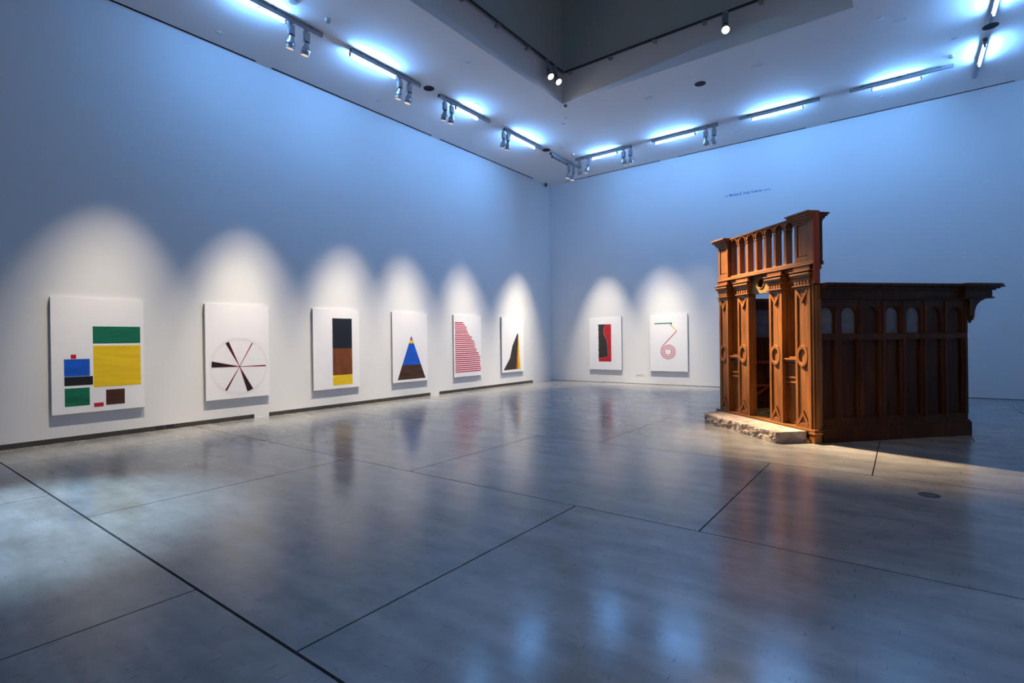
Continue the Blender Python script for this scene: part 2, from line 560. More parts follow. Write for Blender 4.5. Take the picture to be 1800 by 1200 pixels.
# --- sill, base and corner pieces
obj('sill', B((-2.40, 0.02, -0.035, 0.12, 0.145, 0.182), (-2.39, 0.005, -0.02, 0.12, 0.120, 0.145)), MOAKH, booth, bevel=0.006)
obj('base_board', B((-2.38, -0.05, 0.0, 0.10, 0.0, 0.120)), MOAKS, booth)
obj('foot_block', B((-0.05, 0.045, -0.055, 0.06, 0.0, 0.118), (-0.06, 0.055, -0.065, 0.07, 0.118, 0.146)), MOAK, booth, bevel=0.005)
obj('corner_post', B((-0.076, -0.035, 0.015, 0.12, 0.182, 2.44), (-0.035, 0.0, 0.035, 0.12, 0.182, 2.215), (-0.010, 0.006, 0.045, 0.075, 0.182, 2.02)), MOAK, booth, bevel=0.006)

# --- pilasters
PIL = [(-2.312, -2.040), (-1.762, -1.458), (-0.948, -0.655), (-0.380, -0.076)]
def poly_ring(outer, inner, d0, d1):
    return ring(bmesh.new(), outer, inner, lambda p: (p[0], d0, p[1]), lambda p: (p[0], d1, p[1]))
def poly(pts, d0, d1, bm=None):
    return prism(bm or bmesh.new(), pts, lambda p: (p[0], d0, p[1]), lambda p: (p[0], d1, p[1]))
for (a, b) in PIL:
    w = b - a
    fa, fb = a + 0.048, b - 0.062      # recessed field
    bm = B((a, b, 0.018, 0.14, 0.182, 2.44), (a, fa, 0.0, 0.018, 0.182, 2.21), (fb, b, 0.0, 0.018, 0.182, 2.21),
           (fa, fb, 0.0, 0.018, 2.165, 2.21), (fa, fb, 0.0, 0.018, 0.182, 0.225))
    p = obj('pilaster', bm, MOAK, booth, bevel=0.004)
    cx = (fa + fb) / 2
    hw = (fb - fa) / 2 + 0.014
    # chevron carved at the top
    ch = [(cx - hw, 2.185), (cx - hw, 2.135), (cx, 1.972), (cx + hw, 2.135), (cx + hw, 2.185), (cx, 2.055)]
    obj('chevron', poly(ch, -0.006, 0.022), MOAK, p, bevel=0.007)
    # oval ring
    cz = 1.212
    obj('oval_ring', poly_ring(circle(cx - 0.004, cz, 0.110, 0.158, 40), circle(cx - 0.004, cz, 0.066, 0.098, 40), -0.006, 0.022), MOAK, p, smooth=False, bevel=0.008)
    # arrow-head at the foot
    ar = [(cx - hw, 0.250), (cx, 0.432), (cx + hw, 0.250), (cx + hw, 0.222), (cx + hw * 0.62, 0.222), (cx + hw * 0.6, 0.245), (cx, 0.345), (cx - hw * 0.6, 0.245), (cx - hw * 0.62, 0.222), (cx - hw, 0.222)]
    obj('arrowhead', poly(ar, -0.006, 0.022), MOAK, p, bevel=0.006)
    hump = [(cx - hw * 0.6, 0.222)] + [(cx + hw * 0.6 * -cos(pi * k / 10), 0.222 + 0.035 * sin(pi * k / 10)) for k in range(11)] 
    obj('foot_hump', poly(hump[1:], -0.002, 0.024), MOAK, p)
    # capital
    cap = B((a - 0.022, b + 0.022, -0.028, 0.12, 2.212, 2.232), (a - 0.012, b + 0.012, -0.016, 0.12, 2.296, 2.345),
            (a - 0.03, b + 0.03, -0.040, 0.12, 2.345, 2.372), (a - 0.042, b + 0.042, -0.055, 0.12, 2.372, 2.398),
            (a - 0.03, b + 0.03, -0.040, 0.12, 2.398, 2.412), (a - 0.012, b + 0.012, -0.016, 0.12, 2.412, 2.505),
            (a - 0.055, b + 0.055, -0.062, 0.12, 2.420, 2.436), (a - 0.002, b + 0.002, 0.0, 0.12, 2.232, 2.296))
    obj('capital', cap, MOAKH, p, bevel=0.005)
    dn = bmesh.new()
    for k in range(5):
        xx = a + 0.012 + k * (w - 0.024 - 0.036) / 4
        box(dn, xx, xx + 0.036, -0.016, 0.0, 2.240, 2.290)
    d = obj('dentil_row', dn, MOAK, p)
    d['kind'] = 'stuff'

# --- header behind the capitals and rail above
obj('header', B((-2.32, -0.02, 0.05, 0.14, 2.44, 2.505)), MOAKH, booth)
obj('attic_rail', B((-2.34, -0.012, 0.0, 0.17, 2.505, 2.560), (-2.05, -0.385, 0.035, 0.17, 2.560, 2.585), (-2.36, -0.012, -0.03, 0.17, 2.505, 2.522)), MOAKH, booth, bevel=0.005)

# --- door lintel with round opening
def plate_hole(x0, x1, z0, z1, cx, cz, rx, rz, d0, d1):
    n = 40
    inner = circle(cx, cz, rx, rz, n)
    outer = []
    for k in range(n):
        t_ = 2 * pi * k / n
        c_, s_ = cos(t_), sin(t_)
        kx = ((x1 - cx) if c_ > 0 else (cx - x0)) / max(1e-6, abs(c_))
        kz = ((z1 - cz) if s_ > 0 else (cz - z0)) / max(1e-6, abs(s_))
        q = min(kx, kz)
        outer.append((cx + q * c_, cz + q * s_))
    return poly_ring(outer, inner, d0, d1)
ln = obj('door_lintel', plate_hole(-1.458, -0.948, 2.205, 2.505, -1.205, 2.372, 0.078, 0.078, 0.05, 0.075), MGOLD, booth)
obj('lintel_back', B((-1.458, -0.948, 0.10, 0.115, 2.205, 2.505)), MOAKS, ln)
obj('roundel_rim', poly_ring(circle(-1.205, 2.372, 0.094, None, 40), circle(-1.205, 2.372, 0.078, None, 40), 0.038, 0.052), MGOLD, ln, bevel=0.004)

# --- panelled bays between the pilasters
for (a, b) in ((-2.040, -1.762), (-0.655, -0.380)):
    dp = obj('dado_panel', B((a, b, 0.10, 0.125, 0.182, 1.13), (a, a + 0.04, 0.085, 0.10, 0.182, 1.13), (b - 0.04, b, 0.085, 0.10, 0.182, 1.13),
                             (a, b, 0.085, 0.10, 0.182, 0.235), (a, b, 0.085, 0.10, 0.735, 0.80)), MOAK, booth, bevel=0.004)
    obj('ledge_moulding', B((a, b, 0.055, 0.10, 0.800, 0.822), (a, b, 0.075, 0.10, 0.822, 0.872), (a, b, 0.050, 0.10, 0.872, 0.895)), MOAKH, dp, bevel=0.005)
    obj('shelf', B((a, b, 0.015, 0.14, 1.145, 1.172), (a, b, 0.045, 0.13, 1.112, 1.145), (a, b, 0.060, 0.10, 1.070, 1.090), (a + 0.06, b, 0.05, 0.13, 1.172, 1.195)), MOAKH, dp, bevel=0.006)
    nw = obj('narrow_window_frame', B((a, a + 0.035, 0.09, 0.14, 1.172, 2.44), (b - 0.035, b, 0.09, 0.14, 1.172, 2.44), (a + 0.035, a + 0.06, 0.12, 0.20, 1.172, 2.30), (b - 0.06, b - 0.035, 0.12, 0.20, 1.172, 2.30)), MOAK, booth, bevel=0.004)
    cx, hw = (a + b) / 2, (b - a) / 2 - 0.035
    pts = [(cx + hw * cos(pi * k / 12), 2.21 + hw * sin(pi * k / 12)) for k in range(13)] + [(cx - hw, 2.44), (cx + hw, 2.44)]
    obj('arch_head', poly(pts, 0.09, 0.13), MOAK, nw)

# --- attic blocks
for (a, b, side) in ((-2.32, -2.03, 0), (-0.376, -0.020, 1)):
    x1 = b - 0.06 if side else b
    pa, pb = a + 0.052, x1 - 0.045
    bk = obj('attic_block', B((a, b, 0.02, 0.11, 2.56, 3.14), (a, pa, 0.0, 0.02, 2.56, 3.14), (pb, b, 0.0, 0.02, 2.56, 3.14), (pa, pb, 0.0, 0.02, 2.56, 2.635), (pa, pb, 0.0, 0.02, 3.10, 3.14)), MOAK, booth, bevel=0.004)
    obj('block_panel', B((pa + 0.012, pb - 0.012, 0.012, 0.021, 2.65, 3.085)), MOAK, bk, bevel=0.004)
    obj('block_cornice', B((a - 0.02, b + 0.012, -0.025, 0.11, 3.135, 3.165), (a - 0.04, b + 0.012, -0.045, 0.11, 3.165, 3.20), (a - 0.07, b + 0.014, -0.075, 0.11, 3.20, 3.235), (a - 0.09, b + 0.016, -0.095, 0.11, 3.235, 3.262)), MOAKH, bk, bevel=0.007)
obj('red_end_board', B((-0.020, 0.0, 0.0, 0.098, 2.24, 3.235)), MOAKR, booth)
rc = obj('rear_moulding', B((-0.40, -0.012, 0.10, 0.155, 2.53, 3.14), (-0.41, -0.008, 0.098, 0.165, 2.505, 2.56)), MOAKS, booth, bevel=0.004)
obj('rear_cornice', B((-0.40, -0.006, 0.10, 0.165, 3.12, 3.15), (-0.41, -0.004, 0.10, 0.195, 3.15, 3.185), (-0.42, -0.002, 0.10, 0.235, 3.185, 3.215), (-0.43, 0.0, 0.10, 0.265, 3.215, 3.24)), MOAKS, rc, bevel=0.006)

# --- arcade of seven arches
AX0, PITCH, ARR, SPR = -1.905, 0.230, 0.084, 3.128
bm = bmesh.new()
for i in range(7):
    cx = AX0 + i * PITCH
    arc = [(cx + ARR * cos(pi * k / 14), SPR + ARR * sin(pi * k / 14)) for k in range(15)]
    x0, x1 = cx - PITCH / 2, cx + PITCH / 2
    for d0, d1 in ((0.050, 0.165),):
        top = 3.242
        ring_pts = [(x1, SPR)] + arc + [(x0, SPR)]
        up = [(x1, top)] + [(x1 + (x0 - x1) * k / 14, top) for k in range(15)] + [(x0, top)]
        F0 = [bm.verts.new((p[0], d0, p[1])) for p in ring_pts]
        G0 = [bm.verts.new((p[0], d0, p[1])) for p in up]
        F1 = [bm.verts.new((p[0], d1, p[1])) for p in ring_pts]
        G1 = [bm.verts.new((p[0], d1, p[1])) for p in up]
        for k in range(len(ring_pts) - 1):
            for q in ((F0[k], F0[k + 1], G0[k + 1], G0[k]), (F1[k + 1], F1[k], G1[k], G1[k + 1]), (F0[k + 1], F0[k], F1[k], F1[k + 1]), (G0[k], G0[k + 1], G1[k + 1], G1[k])):
                try:
                    bm.faces.new(q)
                except ValueError:
                    pass
box(bm, -2.045, AX0 - PITCH / 2, 0.05, 0.165, 2.575, 3.242)
box(bm, AX0 + 6.5 * PITCH, -0.37, 0.05, 0.165, 2.575, 3.242)
bmesh.ops.remove_doubles(bm, verts=bm.verts, dist=0.0002)
arc_o = obj('arcade', bm, MOAK, booth)
for i in range(7):
    cx = AX0 + i * PITCH
    obj('arch_moulding', poly_ring([(cx + (ARR + 0.014) * cos(pi * k / 16), SPR + (ARR + 0.014) * sin(pi * k / 16)) for k in range(17)] + [(cx - ARR - 0.012, SPR - 0.01), (cx + ARR + 0.012, SPR - 0.01)],
                                   [(cx + ARR * cos(pi * k / 16), SPR + ARR * sin(pi * k / 16)) for k in range(17)] + [(cx - ARR, SPR - 0.01), (cx + ARR, SPR - 0.01)], 0.038, 0.055), MOAK, arc_o)
for i in range(8):
    cx = AX0 + (i - 0.5) * PITCH
    c = obj('colonnette', B((cx - 0.030, cx + 0.030, 0.055, 0.160, 2.600, 3.09), (cx - 0.038, cx + 0.038, 0.045, 0.165, 3.088, 3.106), (cx - 0.034, cx + 0.034, 0.05, 0.165, 3.106, 3.13), (cx - 0.038, cx + 0.038, 0.045, 0.165, 2.580, 2.602)), MOAK, arc_o, bevel=0.007)
obj('arcade_cap', B((-2.05, -0.37, 0.03, 0.18, 3.228, 3.246)), MOAKH, arc_o)

# --- side walls
BAYS = [0.200, 0.565, 0.928, 1.290, 1.650, 2.012, 2.374]
HWB = 0.128
V1 = 2.590
def arch_spandrel(bm, c, hw, d0, d1, zs, ztop, n=12):
    for sgn in (-1, 1):
        pts = [(c + sgn * hw * cos(pi / 2 * k / n), zs + hw * sin(pi / 2 * k / n)) for k in range(n + 1)] + [(c + sgn * hw, ztop)]
        # fan of thin prisms would be heavy; one n-gon prism
        pts2 = [pts[0]] + pts[1:-1] + [(c, ztop), (c + sgn * hw, ztop)]
        prism(bm, pts2, lambda p: (d0, p[0], p[1]), lambda p: (d1, p[0], p[1]))
bm = bmesh.new()
box(bm, -0.060, 0.0, 0.12, V1, 0.225, 0.315)          # bottom rail
box(bm, -0.060, 0.004, 0.12, V1, 1.437, 1.520)         # middle rail
box(bm, -0.060, 0.0, 0.12, V1, 1.920, 2.045)           # top rail
edges = [0.12]
for c in BAYS:
    edges += [c - HWB if c != BAYS[0] else c - 0.128, c + HWB]
edges.append(V1)
for k in range(0, len(edges), 2):
    if edges[k + 1] - edges[k] > 0.004:
        box(bm, -0.060, 0.0, max(0.1, edges[k]), edges[k + 1], 0.315, 1.920)
for c in BAYS:
    arch_spandrel(bm, c, HWB, -0.055, -0.008, 1.787, 1.925)
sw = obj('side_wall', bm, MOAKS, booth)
for vc in (0.752, 1.130, 1.478, 1.842, 2.205, 2.560):
    obj('stile', B((0.0, 0.014, vc - 0.026, vc + 0.026, 0.315, 1.437), (0.0, 0.014, vc - 0.026, vc + 0.026, 1.520, 1.985)), MOAKS, sw, bevel=0.006)
for i, c in enumerate(BAYS):
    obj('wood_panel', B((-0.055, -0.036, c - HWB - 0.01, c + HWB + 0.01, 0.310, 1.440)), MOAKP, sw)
    bmp = B((-0.032, -0.006, c - HWB, c - HWB + 0.012, 0.315, 1.437), (-0.032, -0.006, c + HWB - 0.012, c + HWB, 0.315, 1.437), (-0.032, -0.004, c - HWB, c + HWB, 0.315, 0.333))
    obj('panel_bead', bmp, MOAKS, sw, bevel=0.004)
    pts = [(c + HWB * cos(pi * k / 20), 1.787 + HWB * sin(pi * k / 20)) for k in range(21)] + [(c - HWB, 1.52), (c + HWB, 1.52)]
    pts_i = [(c + (HWB - 0.016) * cos(pi * k / 20), 1.787 + (HWB - 0.016) * sin(pi * k / 20)) for k in range(21)] + [(c - HWB + 0.016, 1.532), (c + HWB - 0.016, 1.532)]
    obj('arch_bead', ring(bmesh.new(), pts, pts_i, lambda p: (-0.034, p[0], p[1]), lambda p: (-0.016, p[0], p[1])), MOAKS, sw, bevel=0.004)
    if i in (0, 1, 3, 4):
        o = obj('window_pane', prism(bmesh.new(), pts, lambda p: (-0.040, p[0], p[1]), lambda p: (-0.034, p[0], p[1])), MGLASS, sw)
        o['label'] = 'dusty grey glass pane with an arched head'
    else:
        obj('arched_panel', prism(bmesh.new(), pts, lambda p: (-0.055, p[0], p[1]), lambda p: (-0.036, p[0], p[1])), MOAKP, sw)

obj('plinth', B((-0.05, 0.030, 0.10, 2.625, 0.0, 0.205), (-0.05, 0.018, 0.10, 2.612, 0.205, 0.232)), MOAKS, booth, bevel=0.005)
# side cornice
CE = 2.47
cn = obj('side_cornice', B((-0.09, 0.022, 0.10, 2.60, 2.045, 2.150), (-0.09, 0.045, 0.10, 2.60, 2.020, 2.036), (-0.09, 0.030, 0.10, 2.60, 2.036, 2.046),
                           (-0.10, 0.050, 0.10, 2.60, 2.140, 2.160), (-0.11, 0.075, 0.10, 2.62, 2.160, 2.185), (-0.12, 0.105, 0.10, 2.64, 2.185, 2.200), (-0.13, 0.125, 0.10, 2.66, 2.200, 2.238)), MOAKS, booth, bevel=0.005)
# bracketed end of the cornice
eb = obj('cornice_end_block', B((-0.10, 0.100, 2.44, 2.925, 2.050, 2.150), (-0.115, 0.115, 2.42, 2.945, 2.026, 2.050)), MOAKS, booth, bevel=0.006)
obj('end_crown', B((-0.13, 0.130, 2.40, 2.96, 2.148, 2.168), (-0.16, 0.160, 2.37, 3.00, 2.168, 2.188), (-0.20, 0.195, 2.34, 3.05, 2.188, 2.202)), MOAKS, eb, bevel=0.006)
pts = [(-0.18, 2.34), (0.19, 2.34), (0.215, 2.40), (0.215, 2.98), (0.17, 3.06), (-0.17, 3.06), (-0.215, 2.98), (-0.2, 2.40)]
obj('end_cap', prism(bmesh.new(), pts, lambda p: (p[0], p[1], 2.200), lambda p: (p[0] * 0.97, 2.7 + (p[1] - 2.7) * 0.985, 2.240)), MOAKS, eb, bevel=0.006)
prof = [(2.585, 2.03), (2.585, 1.760), (2.672, 1.760), (2.678, 1.83), (2.70, 1.895), (2.735, 1.945), (2.785, 1.985), (2.85, 2.01), (2.90, 2.03)]
bkt = obj('bracket', prism(bmesh.new(), prof, lambda p: (-0.055, p[0], p[1]), lambda p: (0.045, p[0], p[1])), MOAKS, booth, bevel=0.006)
obj('pendant', lathe(bmesh.new(), [(0.012, 1.665), (0.02, 1.68), (0.016, 1.695), (0.045, 1.715), (0.052, 1.732), (0.04, 1.748), (0.056, 1.756), (0.056, 1.770)], (-0.004, 2.642, 0), 16), MOAKS, bkt, smooth=True)

# left side wall (seen from inside through the doorway) and unseen rear wall, added to keep the inside dark
LU = -2.385
bm = B((LU, LU + 0.06, 0.12, V1, 0.0, 0.32), (LU, LU + 0.06, 0.12, V1, 0.98, 1.06), (LU, LU + 0.06, 0.12, V1, 1.06, 1.49), (LU, LU + 0.06, 0.12, V1, 2.0, 2.10), (LU, LU + 0.045, 0.12, V1, 0.32, 0.98),
       (LU, LU + 0.06, 0.12, 0.62, 1.49, 2.0), (LU, LU + 0.06, 1.08, 1.2, 1.49, 2.0), (LU, LU + 0.06, 1.66, V1, 1.49, 2.0))
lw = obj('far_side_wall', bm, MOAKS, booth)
obj('window_pane', B((LU + 0.02, LU + 0.028, 0.62, 1.08, 1.49, 2.0)), MGLASS, lw)
obj('window_pane', B((LU + 0.02, LU + 0.028, 1.2, 1.66, 1.49, 2.0)), MGLASS, lw)
obj('far_cornice', B((LU - 0.02, LU + 0.09, 0.10, 2.60, 2.10, 2.15), (LU - 0.10, LU + 0.12, 0.10, 2.62, 2.15, 2.205)), MOAKS, lw)
obj('far_plinth', B((LU - 0.03, LU, 0.10, 2.62, 0.0, 0.225)), MOAKS, lw)
obj('wall_rail', B((LU + 0.06, LU + 0.075, 0.12, V1 - 0.06, 1.0, 1.055)), MOAKR, lw)
obj('added_rear_wall', B((LU + 0.06, -0.06, 2.53, V1, 0.0, 2.15), (LU + 0.06, -0.06, 2.51, 2.53, 1.00, 1.08), (-1.25, -1.17, 2.51, 2.53, 0.17, 2.15)), MOAKS, booth)
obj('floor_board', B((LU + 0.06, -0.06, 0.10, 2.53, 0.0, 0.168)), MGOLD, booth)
fr = obj('brace_frame', B((LU + 0.06, LU + 0.10, 0.60, 0.63, 0.168, 0.655), (LU + 0.06, LU + 0.11, 0.60, 1.6, 0.575, 0.612)), MOAKR, booth)
obj('diagonal_brace', prism(bmesh.new(), [(0.63, 0.34), (0.63, 0.39), (0.96, 0.575), (1.03, 0.575)], lambda p: (LU + 0.06, p[0], p[1]), lambda p: (LU + 0.095, p[0], p[1])), MOAKR, fr)

# dark mat edged with yellow tape on the booth floor
mat = empty('floor_mat', bl(-1.30, 0.70, 0.168), BA)
tag(mat, 'dark mat edged in yellow tape on the booth floor inside the doorway', 'mat')
def mp(x, y):
    return (x + 1.30, y - 0.70)
Q = [mp(-1.76, 0.40), mp(-0.85, 0.355), mp(-1.1, 1.0), mp(-2.08, 0.96)]
cxq, cyq = sum(q[0] for q in Q) / 4, sum(q[1] for q in Q) / 4
Qi = [(q[0] + (cxq - q[0]) * 0.10, q[1] + (cyq - q[1]) * 0.10) for q in Q]
obj('rubber_sheet', prism(bmesh.new(), Qi, lambda p: (p[0], p[1], 0.0), lambda p: (p[0], p[1], 0.006)), MDGREY, mat)
obj('tape_border', ring(bmesh.new(), Q, Qi, lambda p: (p[0], p[1], 0.0), lambda p: (p[0], p[1], 0.005)), MTAPE, mat)

# ------------------------------------------------------------------ rough stone step
def stone_step():
    base = [(-2.34, -0.045), (-2.06, -0.475), (-0.125, -0.535), (-0.105, -0.060)]
    edges_ = list(zip(base, base[1:] + base[:1]))
    step = 0.022
    per = []
    for e, (a, b) in enumerate(edges_):
        L_ = sqrt((b[0] - a[0]) ** 2 + (b[1] - a[1]) ** 2)
        n = max(2, int(L_ / step))
        dx, dy = (b[0] - a[0]) / L_, (b[1] - a[1]) / L_
        for k in range(n):
            per.append((a[0] + (b[0] - a[0]) * k / n, a[1] + (b[1] - a[1]) * k / n, dy, -dx, e, k / n))
    H = 0.155
    bm = bmesh.new()
    rows_ = []
    nz = 8
    for j in range(nz + 1):
        zz = H * j / nz
        row = []
        for (x, y, nx, ny, e, q) in per:
            amp = (0.022, 0.032, 0.010, 0.0)[e]
            prof_ = sin(pi * min(1, max(0, (j + 0.6) / (nz + 1.2)))) 
            n1 = noise.noise((x * 9, y * 9, zz * 16))
            n2 = noise.noise((x * 26 + 5, y * 26, zz * 30))
            ca = noise.cell((x * 11 + 0.4 * n1, y * 11, zz * 13))
            d = amp * prof_ * (0.55 * n1 + 0.35 * n2 + 0.45 * (ca - 0.5) + 0.35)
            edge = amp * 0.35 * (noise.noise((x * 14, y * 14, 3)) - 0.6) if j == nz else 0
            dz = (noise.noise((x * 12, y * 12, 8)) * 0.010 if (j == nz and e < 2) else 0)
            row.append(bm.verts.new((x + nx * (d + edge), y + ny * (d + edge), zz + dz)))
        rows_.append(row)
    n = len(per)
    for a, b in zip(rows_, rows_[1:]):
        for k in range(n):
            j = (k + 1) % n
            bm.faces.new((a[k], a[j], b[j], b[k]))
    cxs, cys = -1.15, -0.27
    prev = rows_[-1]
    for s_, zz in ((0.03, 0.0015), (0.10, 0.003)):
        cur = []
        for k, v in enumerate(prev):
            x, y = per[k][0], per[k][1]
            xx = x + (cxs - x) * s_ * 0.35
            yy = y + (cys - y) * s_ * 1.6
            cur.append(bm.verts.new((xx, yy, H + zz)))
        for k in range(n):
            j = (k + 1) % n
            bm.faces.new((prev[k], prev[j], cur[j], cur[k]))
        prev = cur
    bm.faces.new(prev)
    bm.faces.new(rows_[0][::-1])
    o = obj('stone_step', bm, MSTONE)
    o.location = BK
    o.rotation_euler = (0, 0, BA)
    tag(o, 'long rough-hewn pinkish stone doorstep in front of the oak booth', 'stone step')
stone_step()

# ------------------------------------------------------------------ lamps: tracks, tubes, spotlights
def track(name_label, x0, y0, x1, y1, group='ceiling lighting tracks'):
    ax = 'y' if abs(y1 - y0) > abs(x1 - x0) else 'x'
    cx, cy = (x0 + x1) / 2, (y0 + y1) / 2
    L_ = max(abs(x1 - x0), abs(y1 - y0)) / 2
    root = empty('lighting_track', (cx, cy, HC), pi / 2 if ax == 'y' else 0)
    tag(root, name_label, 'track', group)
    obj('rail', B((-L_, L_, -0.030, 0.030, -0.070, -0.015)), MTRACK, root, bevel=0.004)
    obj('end_cap', B((-L_ - 0.006, -L_, -0.032, 0.032, -0.072, -0.013)), MDGREY, root)
    obj('end_cap', B((L_, L_ + 0.006, -0.032, 0.032, -0.072, -0.013)), MDGREY, root)
    for q in (-0.75, 0.0, 0.75):
        obj('mounting_block', B((q * L_ - 0.04, q * L_ + 0.04, -0.022, 0.022, -0.015, 0.0)), MDGREY, root)
    return root

def tube_light(label, x0, y0, x1, y1, lit=True):
    ax = 'y' if abs(y1 - y0) > abs(x1 - x0) else 'x'
    cx, cy = (x0 + x1) / 2, (y0 + y1) / 2
    L_ = max(abs(x1 - x0), abs(y1 - y0)) / 2
    root = empty('fluorescent_light', (cx, cy, HC - 0.0725), pi / 2 if ax == 'y' else 0)
    tag(root, label, 'light', 'fluorescent tube lights under the tracks')
    obj('batten', B((-L_ - 0.02, L_ + 0.02, -0.032, 0.032, -0.030, 0.0)), MTRACK, root, bevel=0.003)
    for s_ in (-1, 1):
        e = s_ * (L_ + 0.012)
        obj('lamp_holder', B((e - 0.012, e + 0.012, -0.016, 0.016, -0.088, -0.030)), MDGREY, root)
    obj('clip', B((-0.012, 0.012, -0.014, 0.014, -0.052, -0.030)), MDGREY, root)
    obj('tube', lathe(bmesh.new(), [(0.0145, -L_), (0.0145, L_)], (0, 0, -0.068), 14, 'X'), MTUBE if lit else MTUBEOFF, root, smooth=True)
    return root

def spot_meshes():
    d = {}
    d['adapter'] = (B((-0.045, 0.045, -0.018, 0.018, -0.030, 0.0)), MSTEEL)
    d['stem'] = (lathe(bmesh.new(), [(0.011, -0.075), (0.011, -0.03)], (0, 0, 0), 10), MDGREY)
    d['gear_box'] = (B((-0.048, 0.048, -0.034, 0.034, -0.225, -0.065), (-0.058, -0.048, -0.02, 0.02, -0.245, -0.06), (0.048, 0.058, -0.02, 0.02, -0.245, -0.06)), MSTEEL)
    d['yoke'] = (lathe(bmesh.new(), [(0.028, -0.275), (0.032, -0.262), (0.032, -0.238), (0.026, -0.225)], (0, 0, 0), 14), MDGREY)
    d['lamp_body'] = (lathe(bmesh.new(), [(0.036, 0.03), (0.044, 0.0), (0.052, -0.035), (0.068, -0.060), (0.076, -0.080), (0.076, -0.108), (0.068, -0.112), (0.068, -0.120), (0.077, -0.124), (0.077, -0.168), (0.070, -0.176)], (0, 0, 0), 22), MSTEEL)
    d['chrome_band'] = (ring(bmesh.new(), circle(0, 0, 0.0795, None, 24), circle(0, 0, 0.0755, None, 24), lambda p: (p[0], p[1], -0.112), lambda p: (p[0], p[1], -0.096)), MCHROME)
    d['lens'] = (lathe(bmesh.new(), [(0.066, -0.1775), (0.066, -0.1762)], (0, 0, 0), 22), MLENS)
    out = {}
    for k, (bm, m) in d.items():
        me = bpy.data.meshes.new(k)
        bmesh.ops.recalc_face_normals(bm, faces=bm.faces)
        bm.to_mesh(me)
        bm.free()
        me.materials.append(m)
        out[k] = me
    return out
SM = spot_meshes()
lens_b = SM['lens'].copy()
lens_b.materials.clear()
lens_b.materials.append(MLENSB)

def spotlight(label, loc, target, power, angle=40, blend=1.0, rz=0.0, bright=False, color=SPOT_COLOR, light=True, radius=0.03, group='track spotlights'):
    """loc: underside of the rail"""
    root = empty('spotlight', loc, rz)
    tag(root, label, 'spotlight', group)
    for k in ('adapter', 'stem', 'gear_box', 'yoke'):
        o = bpy.data.objects.new(k, SM[k])
        COL.objects.link(o)
        o.parent = root
    piv = Vector(loc) + Vector((0, 0, -0.29))
    d = (Vector(target) - piv).normalized()
    dl = Matrix.Rotation(-rz, 3, 'Z') @ d
    q = dl.to_track_quat('-Z', 'Y')
    body = None
    for k in ('lamp_body', 'chrome_band', 'lens'):
        o = bpy.data.objects.new(k, lens_b if (k == 'lens' and bright) else SM[k])
        COL.objects.link(o)
        if k == 'lamp_body':
            o.parent = root
            o.location = (0, 0, -0.285)
            o.rotation_mode = 'QUATERNION'
            o.rotation_quaternion = q
            body = o
        else:
            o.parent = body
    if light:
        la = bpy.data.lights.new('spot_beam', 'SPOT')
        la.energy = power
        la.color = color
        la.spot_size = radians(angle)
        la.spot_blend = blend
        la.shadow_soft_size = radius
        lo = bpy.data.objects.new('spot_beam', la)
        COL.objects.link(lo)
        lo.parent = body
        lo.location = (0, 0, -0.22)
    return root

TX = 1.94   # left-wall track line
TRK = [('t1', -12.45, -10.65), ('t2', -10.02, -8.24), ('t3', -7.64, -5.83), ('t4', -5.20, -3.36), ('t5', -2.90, -1.12)]
names = ['nearest the camera on the left side', 'second along the left side', 'third along the left side, by the light well corner', 'fourth along the left side', 'last on the left side, by the far corner']
for (k, a, b), n in zip(TRK, names):
    track('grey ceiling track ' + n, TX, a, TX, b)
tube_light('lit blue-white tube on the left ceiling track nearest the camera', TX, -12.25, TX, -11.36)
tube_light('lit blue-white tube on the second left ceiling track', TX, -10.02, TX, -8.92)
tube_light('lit blue-white tube behind two spotlights on the third left ceiling track', TX, -7.06, TX, -6.30)
tube_light('lit blue-white tube on the fourth left ceiling track', TX, -4.92, TX, -3.78)
tube_light('unlit tube, coloured dark for shade, on the ceiling track in the far corner', TX, -2.82, TX, -1.98, lit=False)
TY = -1.90
for (a, b, n) in ((2.24, 4.09, 'first from the corner along the back wall'), (4.72, 6.51, 'second from the corner along the back wall'), (7.08, 8.86, 'third along the back wall, with no spotlights'), (9.47, 11.28, 'fourth along the back wall, above the oak booth')):
    track('grey ceiling track ' + n, a, TY, b, TY)
tube_light('lit tube between two pairs of spotlights, first along the back wall', 2.82, TY, 3.62, TY)
tube_light('lit tube left of a pair of spotlights, second along the back wall', 4.82, TY, 5.92, TY)
tube_light('lit tube on the third back-wall track without spotlights', 7.38, TY, 8.50, TY)
tube_light('lit tube above the oak booth, fourth along the back wall', 9.90, TY, 10.74, TY)
EX = 11.70
track('grey ceiling track at the far right, running towards the back wall', EX, -2.77, EX, -0.98)
track('grey ceiling track at the top right edge of the photo', EX, -5.30, EX, -3.48)
tube_light('lit tube at the far right below the round black ceiling hole', EX, -2.69, EX, -1.80)
tube_light('lit tube at the top right edge of the photo', EX, -5.05, EX, -3.93)

